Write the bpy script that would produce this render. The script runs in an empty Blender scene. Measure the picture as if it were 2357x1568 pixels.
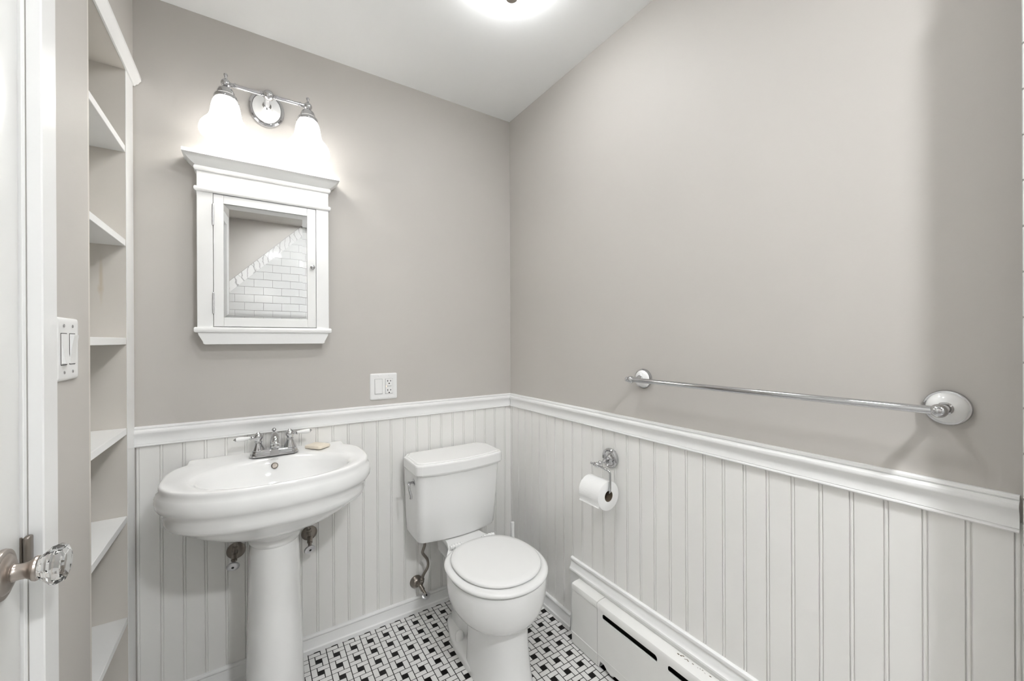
import bpy, bmesh, math, random
from mathutils import Vector, Matrix
random.seed(7)
PI = math.pi
C = bpy.context.scene.collection
scene = bpy.context.scene

# ------------------------------------------------------------------ camera
FPX = 917.665
YAW, PITCH, ROLL = 0.57661, -0.000952, -0.004591
CAM = Vector((-1.16875, -1.8131, 1.26145))
fwd = Vector((math.sin(YAW)*math.cos(PITCH), math.cos(YAW)*math.cos(PITCH), math.sin(PITCH)))
rgt0 = Vector((math.cos(YAW), -math.sin(YAW), 0)); up0 = rgt0.cross(fwd)
rgt = math.cos(ROLL)*rgt0 + math.sin(ROLL)*up0
upv = -math.sin(ROLL)*rgt0 + math.cos(ROLL)*up0
cd = bpy.data.cameras.new('camera'); cam = bpy.data.objects.new('camera', cd); C.objects.link(cam)
cd.sensor_width = 36.0; cd.lens = FPX*36.0/2357.0; cd.clip_start = 0.01
M3 = Matrix((rgt, upv, -fwd)).transposed()
cam.matrix_world = Matrix.Translation(CAM) @ M3.to_4x4()
scene.camera = cam

# ------------------------------------------------------------------ world, exposure
w = bpy.data.worlds.new('world'); scene.world = w; w.use_nodes = True
w.node_tree.nodes['Background'].inputs[0].default_value = (0.9, 0.92, 1, 1)
w.node_tree.nodes['Background'].inputs[1].default_value = 0.2
vs = scene.view_settings
vs.view_transform = 'Standard'; vs.look = 'None'; vs.gamma = 1.0; vs.use_curve_mapping = False
vs.exposure = 0.80
SHADE_EMIT = 1.9      # opal glass shades of the vanity light
DOME_EMIT = 14.0        # ceiling light dome
REAR_FILL = 290.0
MID_FILL = 56.0       # added fill lamp above the middle of the room, outside the frame 
BULB_W = 1.5           # lamp inside each vanity shade
#      # rear: added fill lamp over the tub end, behind the camera
scene.cycles.use_denoising = True
scene.cycles.use_light_tree = False
scene.cycles.max_bounces = 8
scene.cycles.diffuse_bounces = 4
scene.cycles.glossy_bounces = 4
scene.cycles.use_adaptive_sampling = True
scene.cycles.adaptive_threshold = 0.03
scene.cycles.caustics_reflective = False
scene.cycles.caustics_refractive = False

# ------------------------------------------------------------------ materials
MATS = {}
def mat(name, col, rough=0.5, metal=0.0, noise=0.0, nscale=40, bump=0.0, bscale=120, trans=0.0, ior=1.5, coat=0.0, emit=None, spec=0.5, col2=None, stretch=None):
    m = bpy.data.materials.new(name); m.use_nodes = True; MATS[name] = m
    nt = m.node_tree; b = nt.nodes['Principled BSDF']
    b.inputs['Base Color'].default_value = (*col, 1)
    b.inputs['Roughness'].default_value = rough
    b.inputs['Metallic'].default_value = metal
    b.inputs['Transmission Weight'].default_value = trans
    b.inputs['IOR'].default_value = ior
    b.inputs['Coat Weight'].default_value = coat
    b.inputs['Specular IOR Level'].default_value = spec
    if emit:
        b.inputs['Emission Color'].default_value = (*emit[0], 1)
        b.inputs['Emission Strength'].default_value = emit[1]
    if noise or bump:
        tc = nt.nodes.new('ShaderNodeTexCoord'); src = tc.outputs['Object']
        if stretch:
            mp = nt.nodes.new('ShaderNodeMapping'); mp.inputs['Scale'].default_value = stretch
            nt.links.new(src, mp.inputs['Vector']); src = mp.outputs['Vector']
    if noise:
        n = nt.nodes.new('ShaderNodeTexNoise'); n.inputs['Scale'].default_value = nscale; n.inputs['Detail'].default_value = 1
        nt.links.new(src, n.inputs['Vector'])
        mx = nt.nodes.new('ShaderNodeMix'); mx.data_type = 'RGBA'
        c2 = col2 or tuple(c*(1-noise) for c in col)
        mx.inputs['A'].default_value = (*col, 1); mx.inputs['B'].default_value = (*c2, 1)
        nt.links.new(n.outputs['Fac'], mx.inputs['Factor'])
        nt.links.new(mx.outputs['Result'], b.inputs['Base Color'])
    if bump:
        n = nt.nodes.new('ShaderNodeTexNoise'); n.inputs['Scale'].default_value = bscale; n.inputs['Detail'].default_value = 1
        nt.links.new(src, n.inputs['Vector'])
        bp = nt.nodes.new('ShaderNodeBump'); bp.inputs['Strength'].default_value = bump; bp.inputs['Distance'].default_value = 0.002
        nt.links.new(n.outputs['Fac'], bp.inputs['Height']); nt.links.new(bp.outputs['Normal'], b.inputs['Normal'])
    return m
mat('taupe', (0.548, 0.522, 0.490), 0.6, noise=0.05, nscale=3, bump=0.06, bscale=160)
mat('shelf_cream', (0.66, 0.625, 0.575), 0.45, noise=0.04, nscale=5, bump=0.05)
mat('ceiling_white', (0.93, 0.935, 0.93), 0.75, noise=0.02, nscale=3)
mat('trim_white', (0.885, 0.885, 0.875), 0.28, noise=0.02, nscale=9, bump=0.03, bscale=90)
mat('bead_white', (0.875, 0.865, 0.84), 0.30, noise=0.03, nscale=6, bump=0.03, bscale=90)
mat('door_white', (0.83, 0.83, 0.81), 0.3, noise=0.02, nscale=6)
mat('heater_white', (0.86, 0.855, 0.83), 0.32, noise=0.04, nscale=14, bump=0.04)
mat('porcelain', (0.86, 0.86, 0.85), 0.07, coat=0.4, noise=0.01, nscale=4)
mat('plastic_white', (0.86, 0.86, 0.85), 0.25, noise=0.01, nscale=10)
mat('seat_white', (0.82, 0.82, 0.81), 0.16, noise=0.01, nscale=5)
mat('chrome', (0.58, 0.58, 0.59), 0.06, metal=1.0, noise=0.02, nscale=20)
mat('nickel', (0.50, 0.45, 0.41), 0.28, metal=1.0, noise=0.08, nscale=60)
mat('aged_nickel', (0.30, 0.27, 0.24), 0.35, metal=1.0, noise=0.15, nscale=50)
mat('satin_handle', (0.75, 0.75, 0.77), 0.3, metal=1.0, noise=0.2, nscale=160)
mat('black', (0.006, 0.006, 0.006), 0.5, noise=0.1, nscale=20)
mat('dark_gap', (0.02, 0.018, 0.016), 0.8, noise=0.2, nscale=40)
mat('grey_line', (0.25, 0.25, 0.25), 0.5, noise=0.1, nscale=20)
mat('grout', (0.014, 0.012, 0.010), 0.85, noise=0.3, nscale=150)
mat('tile_white', (0.82, 0.81, 0.795), 0.16, noise=0.05, nscale=11)
mat('tile_black', (0.005, 0.004, 0.004), 0.3, spec=0.25, noise=0.2, nscale=30)
mat('subway', (0.66, 0.66, 0.65), 0.08, coat=0.3, noise=0.02, nscale=5)
mat('wall_grout', (0.42, 0.41, 0.39), 0.8, noise=0.1, nscale=60)
mat('mirror', (0.66, 0.665, 0.665), 0.0, metal=1.0, noise=0.005, nscale=2)
mat('crystal', (1, 1, 1), 0.0, trans=1.0, ior=1.52, noise=0.005, nscale=10)
mat('soap', (0.83, 0.75, 0.63), 0.5, noise=0.06, nscale=30)
mat('paper', (0.86, 0.86, 0.85), 0.95, bump=0.3, bscale=300, noise=0.02, nscale=30)
mat('cardboard', (0.16, 0.125, 0.09), 0.9, noise=0.15, nscale=60)
mat('amber_led', (0.9, 0.5, 0.3), 0.4, emit=((1.0, 0.55, 0.3), 3.0), noise=0.05)
mat('opal', (0.9, 0.9, 0.88), 0.3, emit=((1.0, 0.985, 0.965), SHADE_EMIT), noise=0.01)
mat('dome_glass', (0.9, 0.9, 0.88), 0.3, emit=((0.97, 0.985, 1.0), DOME_EMIT), noise=0.01)
mat('fill_rear', (0.9, 0.9, 0.88), 0.3, emit=((0.97, 0.985, 1.0), REAR_FILL), noise=0.01)
mat('fill_mid', (0.9, 0.9, 0.88), 0.3, emit=((0.97, 0.985, 1.0), MID_FILL), noise=0.01)
# marble: white with grey veins
m = mat('marble', (0.80, 0.80, 0.79), 0.12, noise=0.03, nscale=6)
nt = m.node_tree; b = nt.nodes['Principled BSDF']
tc = nt.nodes.new('ShaderNodeTexCoord'); wv = nt.nodes.new('ShaderNodeTexWave'); wv.inputs['Scale'].default_value = 7; wv.inputs['Distortion'].default_value = 9; wv.inputs['Detail'].default_value = 4
cr = nt.nodes.new('ShaderNodeValToRGB'); cr.color_ramp.elements[0].color = (0.42, 0.41, 0.40, 1); cr.color_ramp.elements[1].color = (0.80, 0.80, 0.79, 1); cr.color_ramp.elements[1].position = 0.14
nt.links.new(tc.outputs['Object'], wv.inputs['Vector']); nt.links.new(wv.outputs['Fac'], cr.inputs['Fac']); nt.links.new(cr.outputs['Color'], b.inputs['Base Color'])
# cream shelf end panel with one brownish drip stain (a mark with its own shape)
m = mat('stained_cream', (0.66, 0.625, 0.575), 0.45)
nt = m.node_tree; b = nt.nodes['Principled BSDF']
geo = nt.nodes.new('ShaderNodeNewGeometry')
def stain(cx, cz, rx, rz):
    mp = nt.nodes.new('ShaderNodeMapping'); mp.vector_type = 'POINT'
    mp.inputs['Scale'].default_value = (1/rx, 0, 1/rz); mp.inputs['Location'].default_value = (-cx/rx, 0, -cz/rz)
    nt.links.new(geo.outputs['Position'], mp.inputs['Vector'])
    ln = nt.nodes.new('ShaderNodeVectorMath'); ln.operation = 'LENGTH'; nt.links.new(mp.outputs['Vector'], ln.inputs[0])
    mr = nt.nodes.new('ShaderNodeMapRange'); mr.inputs['From Min'].default_value = 1.0; mr.inputs['From Max'].default_value = 0.2; mr.inputs['To Max'].default_value = 0.5
    nt.links.new(ln.outputs['Value'], mr.inputs['Value']); return mr.outputs['Result']
s1 = stain(-1.559, 1.452, 0.006, 0.085); s2 = stain(-1.560, 1.425, 0.009, 0.022)
mxs = nt.nodes.new('ShaderNodeMath'); mxs.operation = 'MAXIMUM'; nt.links.new(s1, mxs.inputs[0]); nt.links.new(s2, mxs.inputs[1])
mx = nt.nodes.new('ShaderNodeMix'); mx.data_type = 'RGBA'; mx.inputs['A'].default_value = (0.66, 0.625, 0.575, 1); mx.inputs['B'].default_value = (0.52, 0.42, 0.28, 1)
nt.links.new(mxs.outputs[0], mx.inputs['Factor']); nt.links.new(mx.outputs['Result'], b.inputs['Base Color'])

# ------------------------------------------------------------------ geometry helpers (world coordinates)
def box(bm, lo, hi, bev=0.0, seg=1):
    lo = Vector(lo); hi = Vector(hi)
    r = bmesh.ops.create_cube(bm, size=1.0, matrix=Matrix.Translation((lo+hi)/2) @ Matrix.Diagonal((*(hi-lo), 1)))
    if bev:
        es = list({e for v in r['verts'] for e in v.link_edges})
        bmesh.ops.bevel(bm, geom=es, offset=bev, segments=seg, profile=0.5, affect='EDGES')
    return bm
def B(): return bmesh.new()
def mbox(lo, hi, bev=0.0, seg=1): return box(B(), lo, hi, bev, seg)
def frame(axis):
    a = Vector(axis).normalized(); t = Vector((0, 0, 1)) if abs(a.z) < 0.9 else Vector((1, 0, 0))
    u = t.cross(a).normalized(); return a, u, a.cross(u)
def loft(bm, rings, close=True, cap0=True, cap1=True):
    vr = [[bm.verts.new(p) for p in r] for r in rings]; n = len(vr[0])
    for i in range(len(vr)-1):
        for j in range(n if close else n-1):
            k = (j+1) % n
            bm.faces.new((vr[i][j], vr[i][k], vr[i+1][k], vr[i+1][j]))
    if cap0: bm.faces.new(list(reversed(vr[0])))
    if cap1: bm.faces.new(vr[-1])
    return bm
def lathe(bm, prof, org, axis=(0, 0, 1), seg=32, sx=1.0, sy=1.0, cap0=True, cap1=True):
    a, u, v = frame(axis); org = Vector(org); rings = []
    for r, h in prof:
        r = max(r, 0.0004)
        rings.append([org + a*h + u*(r*sx*math.cos(2*PI*k/seg)) + v*(r*sy*math.sin(2*PI*k/seg)) for k in range(seg)])
    return loft(bm, rings, True, cap0, cap1)
def tube(bm, pts, rad, seg=12):
    pts = [Vector(p) for p in pts]; n = len(pts); rads = rad if isinstance(rad, (list, tuple)) else [rad]*n
    tang = [(pts[min(i+1, n-1)]-pts[max(i-1, 0)]).normalized() for i in range(n)]
    _, u, _ = frame(tang[0]); rings = []
    for i in range(n):
        u = (u - tang[i]*u.dot(tang[i])).normalized(); v = tang[i].cross(u)
        rings.append([pts[i] + rads[i]*(math.cos(2*PI*k/seg)*u + math.sin(2*PI*k/seg)*v) for k in range(seg)])
    return loft(bm, rings)
def smooth_path(pts, n=8):
    P = [Vector(p) for p in pts]; out = []
    Q = [P[0]*2-P[1]] + P + [P[-1]*2-P[-2]]
    for i in range(1, len(Q)-2):
        for k in range(n):
            t = k/n; a, b_, c, d = Q[i-1], Q[i], Q[i+1], Q[i+2]
            out.append(0.5*((2*b_)+(c-a)*t+(2*a-5*b_+4*c-d)*t*t+(3*b_-a-3*c+d)*t**3))
    return out + [P[-1]]
def sphere(bm, c, r, seg=20, ring=12, sc=(1, 1, 1)):
    bmesh.ops.create_uvsphere(bm, u_segments=seg, v_segments=ring, radius=r, matrix=Matrix.Translation(c) @ Matrix.Diagonal((*sc, 1))); return bm
def sweep_profile(bm, prof, p0, p1, out):
    """prof: (depth, z) points; swept along p0->p1 on a wall whose outward direction is out."""
    p0 = Vector(p0); p1 = Vector(p1); out = Vector(out)
    r = [[p + out*d + Vector((0, 0, z)) for d, z in prof] for p in (p0, p1)]
    n = len(prof)
    va = [bm.verts.new(q) for q in r[0]]; vb = [bm.verts.new(q) for q in r[1]]
    for j in range(n):
        k = (j+1) % n
        bm.faces.new((va[j], va[k], vb[k], vb[j]))
    bm.faces.new(list(reversed(va))); bm.faces.new(vb)
    return bm
def prism(bm, poly, ax, lo, hi):
    """polygon of 2-D points extruded along axis ax ('x','y','z') from lo to hi; 2-D = the other two axes in order."""
    def P(q, t):
        if ax == 'x': return Vector((t, q[0], q[1]))
        if ax == 'y': return Vector((q[0], t, q[1]))
        return Vector((q[0], q[1], t))
    return loft(bm, [[P(q, lo) for q in poly], [P(q, hi) for q in poly]])
def holed(bm, outer, holes, ax, lo, hi):
    """flat sheet with holes, extruded to thickness."""
    def P(q, t):
        if ax == 'x': return Vector((t, q[0], q[1]))
        if ax == 'y': return Vector((q[0], t, q[1]))
        return Vector((q[0], q[1], t))
    es = []
    for lp in [outer]+holes:
        vv = [bm.verts.new(P(q, lo)) for q in lp]
        es += [bm.edges.new((vv[i], vv[(i+1) % len(vv)])) for i in range(len(vv))]
    r = bmesh.ops.triangle_fill(bm, use_beauty=True, use_dissolve=False, edges=es)
    fs = [g for g in r['geom'] if isinstance(g, bmesh.types.BMFace)]
    e = bmesh.ops.extrude_face_region(bm, geom=fs)
    d = P((0, 0), hi) - P((0, 0), lo)
    bmesh.ops.translate(bm, verts=[g for g in e['geom'] if isinstance(g, bmesh.types.BMVert)], vec=d)
    return bm
def rrect(cx, cy, hw, hh, r, n=5):
    out = []
    for qx, qy, a0 in ((1, 1, 0), (-1, 1, PI/2), (-1, -1, PI), (1, -1, 3*PI/2)):
        for k in range(n+1):
            a = a0 + k*PI/2/n
            out.append((cx+qx*(hw-r)+r*math.cos(a), cy+qy*(hh-r)+r*math.sin(a)))
    return out

ORG = {}
def mesh_of(bm, name, material, org, smooth=35):
    bmesh.ops.recalc_face_normals(bm, faces=bm.faces[:])
    bmesh.ops.translate(bm, verts=bm.verts[:], vec=-org)
    if smooth:
        for f in bm.faces: f.smooth = True
        lim = math.radians(smooth)
        for e in bm.edges:
            if len(e.link_faces) == 2 and e.calc_face_angle(0) > lim: e.smooth = False
    me = bpy.data.meshes.new(name); bm.to_mesh(me); bm.free()
    me.materials.append(MATS[material]); return me
def tag(o, label=None, cat=None, group=None, kind=None):
    if label: o['label'] = label
    if cat: o['category'] = cat
    if group: o['group'] = group
    if kind: o['kind'] = kind
    return o
def root(name, loc, label, cat, group=None, kind=None):
    o = bpy.data.objects.new(name, None); o.location = loc; o.empty_display_size = 0.05; C.objects.link(o)
    ORG[o] = Vector(loc); return tag(o, label, cat, group, kind)
def part(name, bm, material, parent, label=None, smooth=35, kind=None):
    org = ORG[parent]
    o = bpy.data.objects.new(name, mesh_of(bm, name, material, org, smooth)); C.objects.link(o); o.parent = parent
    ORG[o] = org
    if label: o['label'] = label
    if kind: o['kind'] = kind
    return o
def solid(name, bm, material, label, cat, group=None, kind=None, smooth=35):
    vs_ = [v.co for v in bm.verts]
    org = Vector(((min(v.x for v in vs_)+max(v.x for v in vs_))/2, (min(v.y for v in vs_)+max(v.y for v in vs_))/2, min(v.z for v in vs_)))
    o = bpy.data.objects.new(name, mesh_of(bm, name, material, org, smooth)); o.location = org; C.objects.link(o); ORG[o] = org
    return tag(o, label, cat, group, kind)
def inst(name, me, parent, loc, rot=None, kind=None):
    o = bpy.data.objects.new(name, me); C.objects.link(o); o.parent = parent; o.location = Vector(loc)-ORG[parent]
    if rot: o.rotation_euler = rot
    if kind: o['kind'] = kind
    return o

# ------------------------------------------------------------------ room shell
XL, YF, H, T = -1.502, -2.88, 2.44, 0.12
NY0, NY1, NZ = -0.097, -0.444, 2.12          # shelf niche in the left wall
DY0, DY1, DZ = -0.763, -1.56, 2.05           # door opening
floor = solid('floor', mbox((XL-T-0.3, YF-T, -0.10), (T, T, -0.0008)), 'grout', 'bathroom floor of small white and black pinwheel tiles', 'floor', kind='structure')
ceiling = solid('ceiling', mbox((XL-T-0.3, YF-T, H), (T, T, H+0.1)), 'ceiling_white', 'flat white painted ceiling above the bathroom', 'ceiling', kind='structure')
wall_back = solid('wall_back', mbox((XL-T-0.3, 0, -0.0022), (T, T, H)), 'taupe', 'taupe wall above white beadboard behind sink and toilet', 'wall', kind='structure')
wall_right = solid('wall_right', mbox((0, YF-T, -0.0022), (T, 0, H)), 'taupe', 'taupe wall above white beadboard with the towel bar', 'wall', kind='structure')
wall_front = solid('wall_front', mbox((XL-T, YF-T, -0.0022), (0, YF, H)), 'taupe', 'tiled end wall reflected in the cabinet mirror', 'wall', kind='structure')
bm = B()
box(bm, (XL-T, NY1, NZ+0.02), (XL, 0, H))                 # over the niche
box(bm, (XL-T, DY0, -0.0022), (XL, NY1, H))               # strip with the switch
box(bm, (XL-T, DY1, DZ), (XL, DY0, H))                    # over the door
box(bm, (XL-T, YF, -0.0022), (XL, DY1, H))
wall_left = solid('wall_left', bm, 'taupe', 'taupe wall with the door and built-in shelves', 'wall', kind='structure')
# taupe-painted part of the ceiling over the tiled end (seen in the mirror)
solid('ceiling_panel', mbox((XL, YF, H-0.008), (-0.748, -1.98, H-0.0002)), 'taupe', 'taupe painted ceiling part over the tiled end seen in the mirror', 'ceiling', kind='structure')

# beadboard planks
def plank_mesh(pitch, z0, z1):
    pr = [(0, .0030), (.0008, .0030), (.0014, .0046), (.0026, .0058), (.0045, .0063), (.0064, .0058), (.0076, .0046), (.0082, .0030), (.0090, .0030), (.0100, .0062), (pitch-.0004, .0062), (pitch, .0050)]
    bm = B(); n = len(pr)
    pts = [(u, -d) for u, d in pr] + [(pitch, 0.0), (0, 0.0)]
    prism(bm, pts, 'z', z0, z1)
    return mesh_of(bm, 'beadboard_plank', 'bead_white', Vector((0, 0, 0)), 30)
pm = plank_mesh(0.0605, 0.045, 0.925)
for k in range(25):
    inst('beadboard_plank', pm, wall_back, (-1.4995+0.0605*k, 0, 0))
first = prism(B(), [(0.0045, -0.0062), (0.0067, -0.0062), (0.0067, 0), (0.0045, 0)], 'z', 0.045, 0.925)
pm2 = plank_mesh(0.06012, 0.045, 0.925)
# on the right wall: rotate so that u runs towards the camera (-y)
for k in range(-5, 24):
    inst('beadboard_plank', pm2, wall_right, (0, -0.3195-0.06012*k, 0), rot=(0, 0, -PI/2))
inst('beadboard_plank', mesh_of(prism(B(), [(0, -0.0062), (0.0178, -0.0062), (0.0178, 0), (0, 0)], 'z', 0.045, 0.925), 'beadboard_plank', 'bead_white', Vector((0, 0, 0))), wall_right, (0, -0.0008, 0), rot=(0, 0, -PI/2))

# chair rails and baseboards
RAIL = [(0, .9757), (.0085, .9757), (.0115, .9735), (.0120, .9695), (.0095, .9660), (.0130, .9650), (.0185, .9610), (.0200, .9560), (.0185, .9510), (.0140, .9440), (.0115, .9340), (.0120, .9250), (.0140, .9170), (.0125, .9160), (.0150, .9140), (.0155, .9110), (.0130, .9080), (.0062, .9070), (0, .9070)]
solid('trim_1', sweep_profile(B(), RAIL, (XL+0.001, 0, 0), (-0.0005, 0, 0), (0, -1, 0)), 'trim_white', 'white moulded chair rail running behind the sink and toilet', 'chair rail', kind='structure')
solid('trim_2', sweep_profile(B(), RAIL, (0, -0.0165, 0), (0, -1.709, 0), (-1, 0, 0)), 'trim_white', 'white moulded chair rail under the towel bar', 'chair rail', kind='structure')
BASE = [(0, .068), (.0085, .068), (.0115, .0655), (.0125, .0610), (.0105, .0565), (.0085, .0550), (.0105, .0480), (.0110, .0200), (.0130, .0170), (.0165, .0150), (.0170, .0080), (.0170, -.0022), (0, -.0022)]
BASE = [(d+0.0062 if d else d, z) for d, z in BASE]
solid('baseboard_back', sweep_profile(B(), BASE, (XL+0.001, 0, 0), (-0.0005, 0, 0), (0, -1, 0)), 'trim_white', 'white moulded baseboard behind the pedestal sink and toilet', 'baseboard', kind='structure')
solid('baseboard_right', sweep_profile(B(), BASE, (0, -0.024, 0), (0, -0.497, 0), (-1, 0, 0)), 'trim_white', 'short white baseboard between the corner and the heater', 'baseboard', kind='structure')

# moulded board behind the heater
HB = [(0, .322), (.010, .322), (.0150, .3190), (.0165, .3140), (.0150, .3085), (.0115, .3060), (.0125, .2990), (.0160, .2860), (.0185, .2790), (.0225, .2760), (.0230, .2700), (.0200, .2660), (.0160, .2640), (.0160, -.0022), (0, -.0022)]
solid('trim_3', sweep_profile(B(), HB, (0, -0.499, 0), (0, -1.709, 0), (-1, 0, 0)), 'trim_white', 'white moulded board on the wall above the baseboard heater', 'moulding', kind='structure')

# door casing
bm = B(); X0, X1 = XL-0.0005, XL+0.020
for y0, y1 in ((DY0+0.064, DY0+0.002), (DY1-0.002, DY1-0.064)):
    box(bm, (X0, min(y0, y1), 0), (X1, max(y0, y1), DZ+0.064), 0.002)
solid_case = bm
box(bm, (X0, DY1-0.002, DZ), (X1, DY0+0.002, DZ+0.064), 0.002)
trim4 = solid('trim_4', bm, 'trim_white', 'white casing around the door beside the light switch', 'door casing', kind='structure')
bm = B()
box(bm, (XL-T, DY0-0.0001, 0), (XL-0.0006, DY0+0.0135, DZ)); box(bm, (XL-T, DY1-0.0135, 0), (XL-0.0006, DY1+0.0001, DZ)); box(bm, (XL-T, DY1, DZ), (XL-0.0006, DY0, DZ+0.0135))
# jamb lining is cut into the wall thickness: shift it inside the opening
bm.free(); bm = B()
box(bm, (XL-T, DY0-0.012, 0), (XL+0.0005, DY0, DZ), 0.001); box(bm, (XL-T, DY1, 0), (XL+0.0005, DY1+0.012, DZ), 0.001); box(bm, (XL-T, DY1+0.012, DZ-0.012), (XL+0.0005, DY0-0.012, DZ), 0.001)
part('jamb', bm, 'trim_white', trim4)

# ------------------------------------------------------------------ door with crystal knob
dy0, dy1 = DY0-0.0145, DY1+0.0145
XD = XL-0.003                                # room-side face of the door
bm = mbox((XD-0.035, dy1, 0.008), (XD-0.006, dy0, DZ-0.014), 0.001)
door = solid('door_1', bm, 'door_white', 'closed white panel door with a faceted crystal knob', 'door', kind='structure')
for z0, z1 in ((0.008, 0.20), (0.98, 1.10), (1.93, DZ-0.014)):
    part('door_rail', mbox((XD-0.0065, dy1+0.1101, z0), (XD, dy0-0.1101, z1), 0.0015), 'door_white', door)
for y0, y1 in ((dy0-0.11, dy0), (dy1, dy1+0.11)):
    part('door_stile', mbox((XD-0.0065, y0, 0.008), (XD, y1, DZ-0.014), 0.0035, 3), 'door_white', door)
for z0, z1 in ((0.20, 0.98), (1.10, 1.93)):
    part('door_panel', mbox((XD-0.0065, dy1+0.13, z0+0.02), (XD-0.002, dy0-0.13, z1-0.02), 0.004), 'door_white', door)
KY, KZ = -0.846, 0.8935
ax = (1, 0, 0)
bm = lathe(B(), [(.039, 0), (.0395, .003), (.038, .0065), (.033, .008), (.031, .0075), (.029, .010), (.024, .0125), (.018, .0135), (.016, .0135)], (XD, KY, KZ), ax, 40)
rose = part('knob_rose', bm, 'nickel', door, 'brushed nickel round door rose')
bm = lathe(B(), [(.0150, .0130), (.0135, .0140), (.0140, .0155), (.0128, .017), (.0122, .022), (.0125, .029), (.0150, .034), (.0185, .037), (.0195, .040), (.0185, .0425), (.0120, .0430)], (XD, KY, KZ), ax, 32)
part('knob_shank', bm, 'nickel', rose, 'brushed nickel knob shank')
prof = [(.0130, .0432), (.0180, .0440), (.0225, .0500), (.0300, .0575), (.0320, .0640), (.0285, .0720), (.0200, .0755)]
bm = lathe(B(), prof, (XD, KY, KZ), ax, 12)
part('crystal_knob', bm, 'crystal', rose, 'clear faceted crystal knob', smooth=None)
bm = mbox((XL-0.020, DY0-0.0160, 0.868), (XL-0.001, DY0-0.0122, 0.925), 0.0008)
box(bm, (XL-0.001, DY0-0.0175, 0.868), (XL+0.009, DY0-0.0005, 0.925), 0.004, 3)
part('strike_plate', bm, 'aged_nickel', trim4, 'dark nickel strike plate')

# ------------------------------------------------------------------ built-in shelves
sh = root('built_in_shelf', (XL, -0.25, 0), 'tall white built-in shelves set into the wall between door and sink', 'shelf')
D = XL-0.26
part('end_panel', mbox((D, NY0, 0), (XL-0.0006, -0.0005, NZ)), 'stained_cream', sh, 'cream end panel with a brown drip stain')
part('end_panel', mbox((D, NY1+0.0005, 0), (XL-0.0005, NY1+0.012, NZ)), 'shelf_cream', sh)
part('back_panel', mbox((D-0.012, NY1, 0), (D, NY0+0.012, NZ)), 'shelf_cream', sh)
part('top_panel', mbox((D, NY1+0.0005, NZ), (XL-0.0005, -0.001, NZ+0.019)), 'shelf_cream', sh)
part('stile', mbox((XL-0.0005, NY0-0.0002, 0), (XL+0.001, -0.0075, NZ+0.02), 0.0004), 'trim_white', sh)
for zt in (1.880, 1.584, 1.274, 0.990, 0.713, 0.394, 0.10):
    part('shelf', mbox((D+0.0005, NY1+0.0122, zt-0.021), (XL-0.001, NY0-0.0005, zt), 0.001), 'trim_white', sh)
CR = [(-.0008, 2.1192), (.004, 2.1192), (.008, 2.1255), (.0125, 2.128), (.0170, 2.1365), (.0205, 2.1400), (.0205, 2.150), (-.0008, 2.150)]
part('crown_moulding', sweep_profile(B(), CR, (XL+0.0012, -0.0035, 0), (XL+0.0012, NY1+0.002, 0), (1, 0, 0)), 'trim_white', sh)

# ------------------------------------------------------------------ wall plates
def screw(parent, c, ax, r=0.0034, material='plastic_white'):
    s = part('screw', lathe(B(), [(r, 0), (r, .0008), (r*.7, .0013)], c, ax, 14), material, parent)
    return s
sw = root('light_switch', (XL, -0.592, 1.247), 'white double rocker light switch on the wall strip beside the door', 'light switch')
px0 = XL
bm = B()
# plate with rounded, sloping edges
def plate(bm, plane, cy, cz, hw, hh, th):
    def P(q, t): return Vector((XL+t, q[0], q[1])) if plane == 'x' else Vector((q[0], -t, q[1]))
    rings = [[P(q, t) for q in rrect(cy, cz, hw-i, hh-i, max(0.006-i*0.4, 0.002))] for i, t in ((0, 0), (0, th*0.45), (0.0015, th*0.75), (0.005, th*0.95), (0.010, th), (0.018, th*0.86))]
    return loft(bm, rings)
SY, SZ = -0.5935, 1.2470
part('plate', plate(B(), 'x', SY, SZ, 0.0605, 0.0655, 0.0065), 'plastic_white', sw)
for i, cy in enumerate((SY-0.023, SY+0.023)):
    fr = part('rocker_frame', mbox((XL+0.004, cy-0.0165, SZ-0.0335), (XL+0.0063, cy+0.0165, SZ+0.0335), 0.0008), 'dark_gap', sw)
    part('rocker_bezel', mbox((XL+0.0045, cy-0.0158, SZ-0.0322), (XL+0.0068, cy+0.0158, SZ+0.0322), 0.0008), 'plastic_white', sw)
    sgn = 1 if i == 0 else -1
    lo, hi = (0.0068, 0.0125) if sgn > 0 else (0.0125, 0.0068)     # one rocker on, one off
    pts = [(XL+0.0062, SZ-0.0295), (XL+hi, SZ-0.0295), (XL+0.0085, SZ), (XL+lo, SZ+0.0295), (XL+0.0062, SZ+0.0295)]
    part('rocker', prism(B(), pts, 'y', cy-0.0135, cy+0.0135), 'plastic_white', sw, smooth=20)
    for dz in (-0.0485, 0.0485): screw(sw, (XL+0.0060, cy, SZ+dz), (1, 0, 0), 0.0036, 'chrome')

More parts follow.
